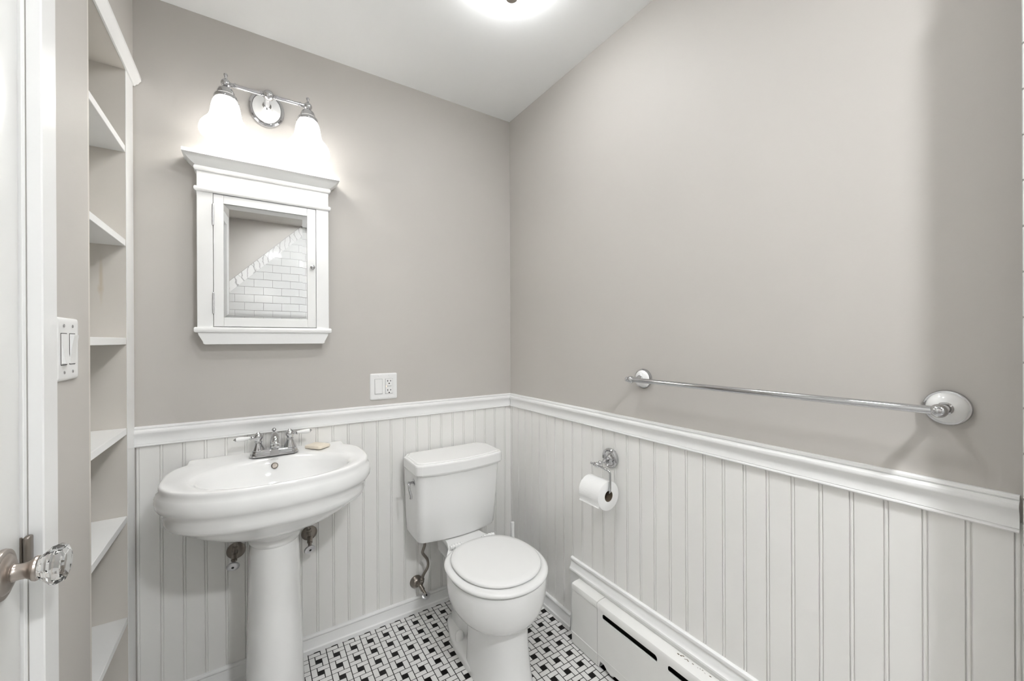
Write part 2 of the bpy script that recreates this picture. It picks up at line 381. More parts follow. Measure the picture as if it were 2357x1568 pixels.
OX, OZ = -0.6780, 1.0575
ot = root('wall_outlet', (OX, 0, OZ), 'white wall plate with rocker switch and twin-socket outlet above the chair rail', 'outlet')
part('plate', plate(B(), 'y', OX, OZ, 0.0595, 0.0580, 0.0065), 'plastic_white', ot)
for cx in (OX-0.023, OX+0.023):
    for dz in (-0.0485, 0.0485): screw(ot, (cx, -0.0060, OZ+dz), (0, -1, 0))
cx = OX-0.023
part('rocker_frame', mbox((cx-0.0172, -0.0062, OZ-0.0342), (cx+0.0172, -0.004, OZ+0.0342), 0.0008), 'grey_line', ot)
part('rocker_bezel', mbox((cx-0.0160, -0.0070, OZ-0.0330), (cx+0.0160, -0.0045, OZ+0.0330), 0.0008), 'plastic_white', ot)
pts = [(-0.0062, OZ-0.0295), (-0.0115, OZ-0.0295), (-0.0085, OZ), (-0.0075, OZ+0.0295), (-0.0062, OZ+0.0295)]
part('rocker', prism(B(), pts, 'x', cx-0.0135, cx+0.0135), 'plastic_white', ot, smooth=20)
cx = OX+0.023
part('socket_frame', mbox((cx-0.0172, -0.0062, OZ-0.0342), (cx+0.0172, -0.004, OZ+0.0342), 0.0008), 'grey_line', ot)
face = part('socket_face', mbox((cx-0.0162, -0.0082, OZ-0.0332), (cx+0.0162, -0.0045, OZ+0.0332), 0.0012), 'plastic_white', ot)
for zc in (0.0205, -0.0205):
    for dx, hh in ((-0.0063, 0.0042), (0.0063, 0.0034)):
        part('slot', mbox((cx+dx-0.0014, -0.0086, OZ+zc+0.003-hh), (cx+dx+0.0014, -0.0078, OZ+zc+0.003+hh)), 'black', face)
    part('ground_hole', lathe(B(), [(.0028, 0), (.0028, .0008)], (cx, -0.0078, OZ+zc-0.0085), (0, -1, 0), 16), 'black', face)
part('button', mbox((cx-0.008, -0.0092, OZ+0.0008), (cx+0.008, -0.0080, OZ+0.0058), 0.0006), 'plastic_white', face)
part('button', mbox((cx-0.008, -0.0092, OZ-0.0058), (cx+0.008, -0.0080, OZ-0.0008), 0.0006), 'plastic_white', face)
part('button_gap', mbox((cx-0.0095, -0.0084, OZ-0.0012), (cx+0.0095, -0.0080, OZ+0.0014)), 'grey_line', face)
part('indicator_light', lathe(B(), [(.0016, 0), (.0016, .0008), (.0008, .0014)], (cx-0.0128, -0.0080, OZ), (0, -1, 0), 12), 'amber_led', face, 'glowing amber indicator light')

# ------------------------------------------------------------------ vanity light
VX, VZ = -1.1195, 2.158
vl = root('vanity_light', (VX, 0, VZ), 'chrome two-arm vanity light with white bell glass shades above the cabinet', 'wall light')
bm = lathe(B(), [(.0595, 0), (.0600, .006), (.0580, .011), (.0530, .0135), (.0490, .0125), (.0480, .0100)], (VX, 0, VZ), (0, -1, 0), 48, 1.0, 1.17)
part('back_plate', bm, 'chrome', vl)
bm = lathe(B(), [(.0478, .009), (.0470, .0125), (.0380, .0165), (.0240, .0205), (.0160, .0250), (.0130, .0310), (.0060, .0320)], (VX, 0, VZ), (0, -1, 0), 40, 1.0, 1.15)
part('porcelain_dish', bm, 'porcelain', vl, 'white porcelain centre of the back plate')
BY, BZ = -0.110, 2.158
bm = lathe(B(), [(.0135, .030), (.0150, .034), (.0105, .039), (.0095, .075), (.0105, .088), (.0105, .098)], (VX, 0, VZ), (0, -1, 0), 24)
part('post', bm, 'chrome', vl)
bm = sphere(B(), (VX+0.003, BY, BZ), 0.0185, 24, 14); part('hub_ball', bm, 'chrome', vl)
LX = (-1.2435, -0.9880)
bm = tube(B(), [(LX[0]+0.012, BY, BZ), (LX[1]-0.012, BY, BZ)], 0.0072, 18)
for xx in (LX[0]+0.026, LX[1]-0.026, VX-0.019, VX+0.025):
    lathe(bm, [(.0075, -.003), (.0100, -.0015), (.0100, .0015), (.0075, .003)], (xx, BY, BZ), (1, 0, 0), 18)
part('bar', bm, 'chrome', vl)
for lx in LX:
    bm = sphere(B(), (lx, BY, BZ), 0.0150, 22, 14)
    lathe(bm, [(.0080, .012), (.0050, .016), (.0036, .022), (.0042, .0245), (.0064, .0285), (.0058, .0330), (.0020, .0355)], (lx, BY, BZ), (0, 0, 1), 18)
    part('finial', bm, 'chrome', vl)
    bm = lathe(B(), [(.0090, -.010), (.0125, -.0145), (.0215, -.0210), (.0255, -.0310), (.0262, -.0400), (.0325, -.0440), (.0350, -.0500), (.0350, -.0565), (.0330, -.0580), (.0320, -.0480), (.0220, -.0450)], (lx, BY, BZ), (0, 0, 1), 36)
    cup = part('socket_cup', bm, 'chrome', vl)
    for a in (0.5, 2.6, 4.7):
        d = Vector((math.cos(a), math.sin(a), 0)); c = Vector((lx, BY, BZ-0.0535))+d*0.0345
        part('set_screw', lathe(B(), [(.0018, 0), (.0018, .005), (.0030, .0055), (.0030, .008)], c, d, 10), 'chrome', cup)
    z0 = 1.974
    outer = [(.0735, 0), (.0755, .004), (.0762, .010), (.0755, .020), (.0725, .030), (.0660, .040), (.0575, .050), (.0505, .060), (.0465, .072), (.0440, .086), (.0420, .100), (.0388, .114), (.0338, .125), (.0303, .131), (.0298, .142)]
    inner = [(r-0.0032, h) for r, h in outer]
    bm = lathe(B(), list(reversed(outer))+[(.0725, -.0005)]+inner, (lx, BY, z0), (0, 0, 1), 48, cap0=False, cap1=False)
    part('glass_shade', bm, 'opal', vl, 'glowing white opal glass bell shade')
    bm = lathe(B(), [(.010, .135), (.012, .125), (.018, .118), (.020, .110), (.016, .102), (.006, .098)], (lx, BY, z0), (0, 0, 1), 16)
    part('bulb', bm, 'opal', vl)
    ld = bpy.data.lights.new('bulb_light', 'POINT'); ld.energy = BULB_W; ld.color = (1.0, 0.985, 0.955); ld.shadow_soft_size = 0.024
    lo_ = bpy.data.objects.new('bulb_light', ld); C.objects.link(lo_); lo_.parent = vl; lo_.location = Vector((lx, BY, z0+0.066))-ORG[vl]

# ------------------------------------------------------------------ medicine cabinet
YC = -0.050
mc = root('medicine_cabinet', (-1.12, 0, 1.25), 'white medicine cabinet with mirror door and small chrome knob below the vanity light', 'cabinet')
cx0, cx1 = -1.331, -0.909
part('body', mbox((cx0, YC+0.018, 1.300), (cx1, -0.0002, 1.905)), 'trim_white', mc)
for a, b_ in ((cx0, -1.2855), (-0.9545, cx1)):
    part('stile', mbox((a, YC, 1.305), (b_, YC+0.0178, 1.7905), 0.0012), 'trim_white', mc)
part('frieze', mbox((cx0, YC, 1.7935), (cx1, YC+0.0178, 1.886), 0.0012), 'trim_white', mc)
bm = B()
# crown: profile mitred on both ends
crown = [(0.000, 1.8800), (0.006, 1.8780), (0.0085, 1.8720), (0.0065, 1.8660), (0.000, 1.8640)]
def ringx(d, z): return [(cx0-d, -0.0002), (cx0-d, YC-d), (cx1+d, YC-d), (cx1+d, -0.0002)]
def moulding(prof):
    bm = B(); rr = []
    for d, z in prof: rr.append([Vector((x, y, z)) for x, y in ringx(d, z)])
    vr = [[bm.verts.new(p) for p in r] for r in rr]
    for i in range(len(vr)-1):
        for j in range(4): bm.faces.new((vr[i][j], vr[i][(j+1) % 4], vr[i+1][(j+1) % 4], vr[i+1][j]))
    bm.faces.new(list(reversed(vr[0]))); bm.faces.new(vr[-1])
    return bm
part('bead_moulding', moulding([(-0.002, 1.8600), (.0045, 1.8605), (.0075, 1.8650), (.0075, 1.8720), (.0050, 1.8765), (-0.002, 1.8770)]), 'trim_white', mc, smooth=40)
part('crown_moulding', moulding([(0.003, 1.8768), (.0045, 1.8785), (.0140, 1.8845), (.0250, 1.8950), (.0340, 1.9060), (.0370, 1.9068), (.0370, 1.9180), (.0355, 1.9190)]), 'trim_white', mc, smooth=40)
part('bead_moulding', moulding([(-0.002, 1.7880), (.0045, 1.7885), (.0075, 1.7930), (.0075, 1.8000), (.0050, 1.8045), (-0.002, 1.8050)]), 'trim_white', mc, smooth=40)
part('sill', moulding([(-0.002, 1.2930), (.0060, 1.2935), (.0085, 1.2970), (.0085, 1.3080), (.0060, 1.3120), (-0.002, 1.3125)]), 'trim_white', mc, smooth=40)
ap = [(cx0+0.002, 1.2928), (cx0+0.004, 1.284), (cx0+0.011, 1.270), (cx0+0.016, 1.2605), (cx0+0.017, 1.2540), (cx0+0.022, 1.2515)]
part('apron', prism(B(), ap + [(2*(-1.12)-x, z) for x, z in reversed(ap)], 'y', -0.0002, YC-0.002), 'trim_white', mc)
# door
dx0, dx1, dz0, dz1 = -1.2840, -0.9560, 1.3150, 1.7860
mx0, mx1, mz0, mz1 = -1.2550, -0.9865, 1.3470, 1.7560
cdoor = part('door', mbox((dx0+0.001, YC+0.006, dz0+0.001), (dx1-0.001, YC+0.0175, dz1-0.001)), 'trim_white', mc)
for a, b_, c, d in ((dx0, mx0, dz0, dz1), (mx1, dx1, dz0, dz1), (mx0+0.0004, mx1-0.0004, dz0, mz0), (mx0+0.0004, mx1-0.0004, mz1, dz1)):
    part('door_frame', mbox((a, YC-0.0005, c), (b_, YC+0.0058, d), 0.0008), 'trim_white', cdoor)
bv, ang = 0.0165, math.tan(math.radians(3.2))
yo = YC+0.0040
O = [(mx0, mz0), (mx1, mz0), (mx1, mz1), (mx0, mz1)]; I = [(mx0+bv, mz0+bv), (mx1-bv, mz0+bv), (mx1-bv, mz1-bv), (mx0+bv, mz1-bv)]
bm = B(); vo = [bm.verts.new((x, yo, z)) for x, z in O]; vi = [bm.verts.new((x, yo-bv*ang, z)) for x, z in I]; vb = [bm.verts.new((x, yo+0.0015, z)) for x, z in O]
for j in range(4):
    k = (j+1) % 4
    bm.faces.new((vo[j], vo[k], vi[k], vi[j])); bm.faces.new((vb[j], vb[k], vo[k], vo[j]))
bm.faces.new(vi); bm.faces.new(list(reversed(vb)))
part('mirror', bm, 'mirror', cdoor, 'bevelled mirror reflecting white wall tiles', smooth=None)
part('knob', lathe(B(), [(.0050, 0), (.0045, .003), (.0040, .008), (.0070, .011), (.0085, .014), (.0085, .0165), (.0060, .0185), (.0045, .0180), (.0030, .0190)], (-0.9690, YC-0.0005, 1.5525), (0, -1, 0), 24), 'chrome', cdoor, 'small chrome knob')
for za, zb in ((1.674, 1.749), (1.360, 1.437)):
    bm = lathe(B(), [(.0028, 0), (.0034, .002)]+[q for k in range(3) for q in ((.0034, .004+k*.023), (.0034, .024+k*.023), (.0029, .0245+k*.023), (.0029, .0265+k*.023))]+[(.0034, .073), (.0022, .0765)], (-1.2850, YC-0.0012, za), (0, 0, 1), 14)
    part('hinge', bm, 'satin_handle', cdoor, 'metal butt hinge')

# ------------------------------------------------------------------ pedestal sink
SX, SYc = -1.108, -0.236
ps = root('pedestal_sink', (SX, -0.22, 0), 'glossy white oval pedestal sink on a tapered column', 'sink')
NA = 120
def sup(th, a, b_, n):
    c, s = abs(math.cos(th)), abs(math.sin(th))
    return 1.0/((c/a)**n+(s/b_)**n)**(1.0/n)
def outer_ring(s, z, nb=4.0, nf=2.25, deck=True, cy=0.0):
    r = []
    for k in range(NA):
        th = 2*PI*k/NA; c, sn = math.cos(th), math.sin(th)
        if sn >= 0: rad = sup(th, .298*s, .200*s, nb)
        else: rad = sup(th, .298*s, .214*s, nf)
        if deck and sn > 0:
            rb = min(.2295/sn, .249/max(abs(c), 1e-6)); rad = max(rad, rb)
        x, y = rad*c, rad*sn+cy
        y = min(y, 0.2285)
        r.append(Vector((SX+x, SYc+y, z)))
    return r
def basin_ring(a, b_, z, dx=0.008, dy=-0.030, n=2.0):
    return [Vector((SX+dx+sup(2*PI*k/NA, a, b_, n)*math.cos(2*PI*k/NA), SYc+dy+sup(2*PI*k/NA, a, b_, n)*math.sin(2*PI*k/NA), z)) for k in range(NA)]
Z0 = 0.8405
rings = [outer_ring(.26, .628, 2, 2, False), outer_ring(.42, .634, 2.0, 2.0, False), outer_ring(.60, .650, 2.2, 2.0, False), outer_ring(.74, .672, 2.4, 2.05, False), outer_ring(.84, .692, 2.8, 2.1, False), outer_ring(.895, .705, 3.2, 2.15, False),
         outer_ring(.925, .711, 3.5, 2.2, False), outer_ring(.950, .716, 3.6, 2.2, False), outer_ring(.965, .722, 3.6, 2.2, False), outer_ring(.972, .733, 3.8, 2.2, False), outer_ring(.975, .750, 3.8, 2.2, False), outer_ring(.985, .762, 4, 2.2, False), outer_ring(1.012, .768, 4, 2.2, False), outer_ring(1.032, .778, 4, 2.2, False),
         outer_ring(1.037, .790, 4, 2.2, False), outer_ring(1.034, .803, 4, 2.2, True), outer_ring(1.020, .813, 4, 2.2, True), outer_ring(1.004, .819, 4, 2.25), outer_ring(1.000, .826, 4), outer_ring(1.0, .832, 4), outer_ring(.996, .8370, 4), outer_ring(.985, .8400, 4), outer_ring(.965, Z0, 4)]
def blend(t, r1, r2, z): return [Vector((a.x*(1-t)+b_.x*t, a.y*(1-t)+b_.y*t, z)) for a, b_ in zip(r1, r2)]
rO = outer_ring(.955, Z0, 4); rI = basin_ring(.232, .163, .836)
rings += [blend(.25, rO, rI, Z0-.0004), blend(.6, rO, rI, .8385), blend(.9, rO, rI, .8362), basin_ring(.226, .158, .833), basin_ring(.219, .152, .826), basin_ring(.212, .147, .812), basin_ring(.202, .139, .790), basin_ring(.188, .127, .765), basin_ring(.165, .108, .740), basin_ring(.125, .080, .722), basin_ring(.070, .048, .713), basin_ring(.024, .022, .710)]
basin = part('basin', loft(B(), rings), 'porcelain', ps, smooth=50)
part('drain', lathe(B(), [(.021, .7100), (.0215, .7118), (.016, .7120), (.014, .7105), (.002, .7125)], (SX+0.008, SYc-0.030, 0), (0, 0, 1), 24), 'chrome', basin)
on_ = Vector((0, -0.86, 0.5)).normalized()
oc = Vector((-1.1035, SYc-0.030+0.1425, 0.8085))
part('overflow', lathe(B(), [(.0108, -.006), (.0112, .0010), (.0090, .0018), (.0082, .0006), (.0080, .0004)], oc, on_, 24), 'aged_nickel', basin, 'small metal-rimmed overflow hole')
# printed maker's oval outline above the overflow
lc = Vector((-1.104, SYc-0.030+0.1555, 0.8275)); u_ = Vector((1, 0, 0)); v_ = Vector((0, 0.5, 0.86)).normalized()
tube_pts = [lc + u_*(.0120*math.cos(t)*1.0) + v_*(.0022*math.sin(t)) + on_*0.0022 for t in [2*PI*k/36 for k in range(37)]]
part('maker_mark', tube(B(), tube_pts, 0.00025, 5), 'grey_line', basin, 'thin grey oval mark printed on the basin')
PCY = -0.225
pedp = [(.112, 0), (.113, .018), (.1075, .030), (.1040, .045), (.1005, .10), (.0970, .20), (.0935, .32), (.0895, .45), (.0860, .560), (.0850, .590), (.0880, .594), (.0905, .599), (.0905, .605), (.0880, .610), (.0850, .613), (.0840, .620), (.0865, .632), (.0930, .640)]
part('pedestal', lathe(B(), pedp, (SX, PCY, 0), (0, 0, 1), 56, 1.0, 0.86), 'porcelain', ps)

# ------------------------------------------------------------------ faucet
FX, FY, FZ = -1.1025, -0.078, Z0
fc = root('faucet', (FX, FY, FZ), 'chrome centerset faucet with white porcelain lever handles on the sink', 'faucet')
def oval(hw, hh, z, n=10):
    return [Vector((x, y, z)) for x, y in rrect(FX, FY, hw, hh, hh*0.98, n)]
part('base', loft(B(), [oval(.0800, .0270, FZ-.0005), oval(.0800, .0270, FZ+.003), oval(.0770, .0240, FZ+.006), oval(.0760, .0230, FZ+.012), oval(.0740, .0215, FZ+.0135), oval(.0725, .0205, FZ+.0195), oval(.0690, .0180, FZ+.0215), oval(.0670, .0165, FZ+.0235)]), 'chrome', fc)
bm = prism(B(), [(FX-0.014, FZ+.001), (FX+0.014, FZ+.001), (FX+0.0145, FZ+.012), (FX+0.012, FZ+.0245), (FX-0.012, FZ+.0245), (FX-0.0145, FZ+.012)], 'y', FY-0.0305, FY-0.010)
part('base_keystone', bm, 'chrome', fc)
for s in (-1, 1):
    vx = FX+s*0.0508
    bm = lathe(B(), [(.0215, .021), (.0220, .0225), (.0200, .0270), (.0150, .0370), (.0115, .0460), (.0105, .0480), (.0128, .0500), (.0128, .0530), (.0100, .0550), (.0105, .0585), (.0145, .0640), (.0158, .0700), (.0150, .0750), (.0105, .0815), (.0050, .0850), (.0022, .0878)], (vx, FY, FZ), (0, 0, 1), 28)
    valve = part('valve', bm, 'chrome', fc)
    d = Vector((s, -0.18, 0.02 if s < 0 else 0.08)).normalized(); hc = Vector((vx, FY, FZ+0.0690))
    bm = lathe(B(), [(.0052, .0120), (.0042, .0170), (.0042, .0200), (.0085, .0245), (.0085, .0255), (.0050, .0262)], hc, d, 18)
    part('handle_collar', bm, 'chrome', valve)
    part('handle_tip', lathe(B(), [(.0052, .0690), (.0060, .0705), (.0040, .0725), (.0025, .0745), (.0012, .0760)], hc, d, 14), 'chrome', valve)
    part('lever_handle', lathe(B(), [(.0052, .0260), (.0058, .0300), (.0072, .0420), (.0090, .0560), (.0088, .0630), (.0062, .0692)], hc, d, 20), 'porcelain', valve, 'white porcelain lever handle')
path = smooth_path([(FX, FY+0.004, FZ+.018), (FX, FY+0.000, FZ+.045), (FX, FY-0.016, FZ+.068), (FX, FY-0.045, FZ+.077), (FX, FY-0.072, FZ+.070), (FX, FY-0.083, FZ+.055)], 6)
n = len(path)
part('spout', tube(B(), path, [.0150-.0035*i/n if i < n*.6 else .0125+.0015*(i/n-.6) for i in range(n)], 20), 'chrome', fc)
dsp = (path[-1]-path[-2]).normalized()
part('aerator', lathe(B(), [(.0130, -.004), (.0140, -.001), (.0140, .003), (.0118, .0045), (.0118, .013), (.0100, .0135)], path[-1], dsp, 22), 'chrome', fc)
part('lift_rod', lathe(B(), [(.0025, .020), (.0025, .074), (.0040, .0755), (.0030, .078), (.0070, .0830), (.0080, .0860), (.0055, .0905), (.0018, .0930)], (FX, FY+0.024, FZ), (0, 0, 1), 18), 'chrome', fc)

# ------------------------------------------------------------------ soap
ang_ = math.atan2(-0.066, 0.055)
rr = [(math.cos(ang_)*x-math.sin(ang_)*y-0.955, math.sin(ang_)*x+math.cos(ang_)*y-0.067) for x, y in rrect(0, 0, 0.039, 0.030, 0.008)]
def sc_(k): return [((x+0.955)*k-0.955, (y+0.067)*k-0.067) for x, y in rr]
bm = loft(B(), [[Vector((x, y, z)) for x, y in sc_(k)] for k, z in ((.92, Z0+.0002), (.99, Z0+.002), (1.0, Z0+.006), (.97, Z0+.0095), (.90, Z0+.0115))])
solid('soap_bar', bm, 'soap', 'pale beige bar of soap on the sink deck', 'soap')

# ------------------------------------------------------------------ supply valves
def shutoff(x, z, er, hx, hy, hz, hdir, tube_pts, label, cone=False):
    t = root('shutoff_valve', (x, 0, z), label, 'valve', 'nickel water shutoff valves')
    off = -0.0063
    pr = [(er, 0), (er, .002), (er*.92, .005), (er*.6, .0085), (.010, .0095)] if not cone else [(er, 0), (er, .003), (er*.9, .008), (er*.62, .020), (.011, .024), (.009, .024)]
    part('escutcheon', lathe(B(), pr, (x, off, z), (0, -1, 0), 32), 'aged_nickel', t)
    vb_ = Vector((x+(hx-x)*0.35, -0.050, z+0.002))
    bm = tube(B(), [(x, -0.010, z), vb_], .0075, 14)
    hd = Vector((hx, hy, hz)); d = Vector(hdir).normalized()
    tube(bm, [vb_, vb_+(hd-vb_)*0.45], .0095, 14)
    tube(bm, [vb_, vb_+(hd-vb_)*0.95], .0065, 12)
    tp = [Vector(p) for p in tube_pts]
    d0 = (tp[1]-tp[0]).normalized()
    lathe(bm, [(.0070, -.012), (.0085, 0), (.0095, .002), (.0095, .010), (.0080, .0115), (.0090, .0125), (.0090, .020), (.0060, .022)], tp[0], d0, 10)
    part('valve_body', bm, 'aged_nickel', t)
    h = part('oval_handle', lathe(B(), [(.0100, -.010), (.0180, -.0075), (.0205, -.003), (.0200, .0015), (.0165, .0035), (.0120, .0042)], hd, d, 28, 1.0, 0.78), 'satin_handle', t, 'oval satin metal handle')
    part('handle_screw', lathe(B(), [(.0044, .0030), (.0042, .0048), (.001, .0052)], hd, d, 14), 'black', h)
    part('supply_tube', tube(B(), smooth_path(tp, 6), .0062, 12), 'aged_nickel', t)
    return t
shutoff(-1.224, .483, .0300, -1.231, -.088, .462, (-.10, -1, -.30), [(-1.228, -.050, .497), (-1.224, -.052, .530), (-1.213, -.060, .570), (-1.195, -.075, .640)], 'nickel shutoff valve on the left of the sink pedestal')
shutoff(-.980, .483, .0290, -.9865, -.088, .452, (.35, -1, -.25), [(-.984, -.050, .497), (-.988, -.052, .530), (-.995, -.060, .580), (-1.005, -.075, .665)], 'nickel shutoff valve on the right of the sink pedestal')
shutoff(-.535, .137, .0290, -.520, -.098, .114, (.12, -.50, .86), [(-.524, -.053, .150), (-.5185, -.058, .185), (-.500, -.066, .222), (-.503, -.070, .258), (-.527, -.078, .296), (-.5285, -.082, .312), (-.523, -.090, .340), (-.521, -.094, .3935)], 'nickel shutoff valve near the floor beside the toilet', cone=True)

# ------------------------------------------------------------------ toilet
TX = -0.398
BXo = 0.011    # the bowl stands slightly right of the tank centre line
tl = root('toilet', (TX, -0.4, 0), 'white two-piece toilet with closed round lid', 'toilet')
def tank_ring(hw, yb, yf, z, ch=0.0, bow=0.022, rc=0.030):
    """footprint: straight back, bowed front, rounded front corners, chamfered back corners."""
    p = []
    nb = 14
    p += [(hw, yb-ch*1.6), (hw-ch, yb)] if ch else [(hw, yb-0.004), (hw-0.004, yb)]
    p += [(-hw+ch, yb), (-hw, yb-ch*1.6)] if ch else [(-hw+0.004, yb), (-hw, yb-0.004)]
    for k in range(5):
        a = PI + k*PI/2/4*0.82
        p.append((-hw+rc+rc*math.cos(a), yf+rc+rc*math.sin(a)))
    for k in range(nb+1):
        t = -1+2*k/nb; xx = t*(hw-rc)
        p.append((xx, yf-bow*(1-t*t)))
    for k in range(5):
        a = 2*PI - PI/2*0.82 + k*PI/2/4*0.82
        p.append((hw-rc+rc*math.cos(a), yf+rc+rc*math.sin(a)))
    return [Vector((TX+x, y, z)) for x, y in p]
part('tank', loft(B(), [tank_ring(.176, -.032, -.176, .394), tank_ring(.184, -.030, -.186, .398), tank_ring(.188, -.028, -.190, .408), tank_ring(.194, -.028, -.206, .55), tank_ring(.1985, -.028, -.218, .690)]), 'porcelain', tl, smooth=40)
LB, LF = -.026, -.232
def lid(i, z): return tank_ring(.2095-i, LB-i*.6, LF+i, z, ch=0.022, rc=0.030)
part('tank_lid', loft(B(), [lid(.014, .688), lid(.010, .6895), lid(.008, .6935), lid(.0035, .6955), lid(.0015, .699), lid(0, .703), lid(0, .737), lid(.0015, .7420), lid(.0045, .7445), lid(.0100, .7440), lid(.0120, .7435), lid(.0130, .7465), lid(.0165, .7490)]), 'porcelain', tl, smooth=14)
BYc = -0.487
def bring(a, bf, bb, z, nb=2.2, nf=2.1, yc=BYc):
    r = []
    for k in range(72):
        th = 2*PI*k/72; s = math.sin(th)
        rad = sup(th, a, bb, nb) if s > 0 else sup(th, a, bf, nf)
        r.append(Vector((TX+BXo+rad*math.cos(th), yc+rad*s, z)))
    return r
# front column of the base with set-back rear part
def column(a, yf, z, rear=.056):
    yk = -.425
    p = [(-rear*.8, -.165), (-rear, -.185), (-rear, yk+.030), (-a+.003, yk+.004), (-a, yk-.006), (-a-.002, yk-.045)]
    n_ = 9
    for k in range(1, n_+1):
        t = k/n_*PI/2; p.append((-(a+.002)*math.cos(t)**.8, yk-.045+(yf-yk+.045)*math.sin(t)**.9))
    q = [(-x, y) for x, y in reversed(p[:-1])]
    return [Vector((TX+BXo+.006+x, y, z)) for x, y in p+q]
bm = loft(B(), [column(.1060, -.654, 0), column(.1055, -.652, .012), column(.1025, -.645, .035), column(.1000, -.637, .080), column(.0980, -.630, .130), column(.0975, -.626, .190), column(.097, -.622, .250)])
loft(bm, [bring(.080, .122, .22, .224, 2.4), bring(.106, .142, .22, .2265, 2.4), bring(.130, .161, .22, .233, 2.3), bring(.148, .177, .21, .246, 2.3), bring(.162, .190, .205, .264, 2.25), bring(.1725, .199, .20, .287), bring(.179, .205, .19, .312),
          bring(.182, .208, .188, .340), bring(.183, .209, .185, .360), bring(.1825, .2085, .185, .378), bring(.180, .206, .182, .387), bring(.172, .198, .175, .391)])
# tank deck
def deck(k, z):
    p = [(-.078, -.035), (-.079, -.10), (-.082, -.18), (-.090, -.23), (-.106, -.275), (-.133, -.32), (-.150, -.38)]
    return [Vector((TX+BXo+x*k, y, z)) for x, y in p] + [Vector((TX+BXo-x*k, y, z)) for x, y in reversed(p)]
loft(bm, [deck(.62, .270), deck(.70, .335), deck(.92, .358), deck(1.0, .370), deck(1.0, .386), deck(.965, .3925)])
# foot flange with bolt pads
def foot(i, z):
    o = [(-.035, -.150), (-.056, -.158), (-.068, -.180), (-.080, -.225), (-.094, -.275), (-.101, -.33), (-.103, -.43), (-.099, -.50), (-.075, -.56)]
    return [Vector((TX+BXo+x+(i if x < 0 else -i), y+(-i if y > -.3 else i*0), z)) for x, y in o] + [Vector((TX+BXo-x-i, y+(-i if y > -.3 else 0), z)) for x, y in reversed(o)]
loft(bm, [foot(0, 0), foot(0.000, .020), foot(.002, .026), foot(.007, .031), foot(.020, .035)])
bowl = part('bowl', bm, 'porcelain', tl, smooth=45)
for s in (-1, 1):
    part('bolt_cap', lathe(B(), [(.0180, .030), (.0180, .046), (.0170, .053), (.0130, .061), (.0065, .0655), (.001, .067)], (TX+BXo+s*0.073, -0.318, 0), (0, 0, 1), 24), 'plastic_white', tl, smooth=50)
SYc2 = -0.492
part('seat', loft(B(), [bring(.176, .198, .178, .3925, 2.6, 2.1, SYc2), bring(.184, .207, .186, .3945, 2.6, 2.1, SYc2), bring(.187, .210, .189, .400, 2.6, 2.1, SYc2), bring(.186, .209, .188, .405, 2.6, 2.1, SYc2), bring(.180, .203, .182, .4090, 2.6, 2.1, SYc2), bring(.168, .190, .170, .4100, 2.6, 2.1, SYc2)]), 'seat_white', tl, smooth=50)
LYc = SYc2+0.004
part('lid', loft(B(), [bring(a_*.925, f_*.925, k_*.97, z_, n_, 2.1, LYc) for a_, f_, k_, z_, n_ in ((.168, .190, .172, .4115, 2.3), (.1745, .1965, .178, .4130, 2.3), (.1775, .1995, .181, .4170, 2.3), (.1770, .1990, .1805, .4220, 2.3), (.172, .194, .176, .4255, 2.3), (.150, .170, .154, .4280, 2.2), (.09, .10, .09, .4295, 2), (.03, .03, .03, .430, 2))]), 'seat_white', tl, smooth=50)
for s in (-1, 1):
    hx = TX+BXo+s*0.074
    bm = tube(B(), [(hx-0.030, -.298, .408), (hx+0.030, -.298, .408)], 0.0075, 14)
    for k in range(4): lathe(bm, [(.0075, 0), (.0100, .001), (.0100, .005), (.0075, .006)], (hx-0.022+k*0.0125, -.298, .408), (1, 0, 0), 14)
    box(bm, (hx-0.014, -.300, .392), (hx+0.014, -.272, .402), 0.003)
    part('hinge', bm, 'plastic_white', tl)
# flush lever on the left side of the tank
lv = Vector((TX-.1955, -.158, .657))
lev = part('flush_lever', lathe(B(), [(.0150, -.003), (.0155, .003), (.0130, .0055), (.0080, .0065), (.0055, .0070), (.0055, .020), (.0075, .022), (.0075, .028), (.003, .030)], lv, (-1, 0, 0), 24), 'chrome', tl, 'small chrome flush lever')
part('lever_arm', tube(B(), smooth_path([lv+Vector((-.022, 0, .002)), lv+Vector((-.027, -.012, -.010)), lv+Vector((-.026, -.020, -.028)), lv+Vector((-.022, -.026, -.046)), lv+Vector((-.024, -.028, -.058))], 5), [.0048]*10+[.0052]*6+[.0055]*5, 12), 'chrome', lev)

# ------------------------------------------------------------------ toilet brush in the corner behind the toilet
TBX, TBY = -0.090, -0.152
tb = root('toilet_brush', (TBX, TBY, 0), 'white toilet brush with upright handle in the corner behind the toilet', 'toilet brush')
part('holder', lathe(B(), [(.044, 0), (.046, .006), (.042, .012), (.040, .11), (.042, .118), (.038, .120), (.036, .112), (.010, .105)], (TBX, TBY, 0), (0, 0, 1), 28), 'plastic_white', tb)
part('handle', lathe(B(), [(.0065, .10), (.0065, .16), (.0085, .19), (.0098, .26), (.0098, .352), (.0085, .357), (.004, .359)], (TBX, TBY, 0), (0, 0, 1), 20), 'plastic_white', tb)

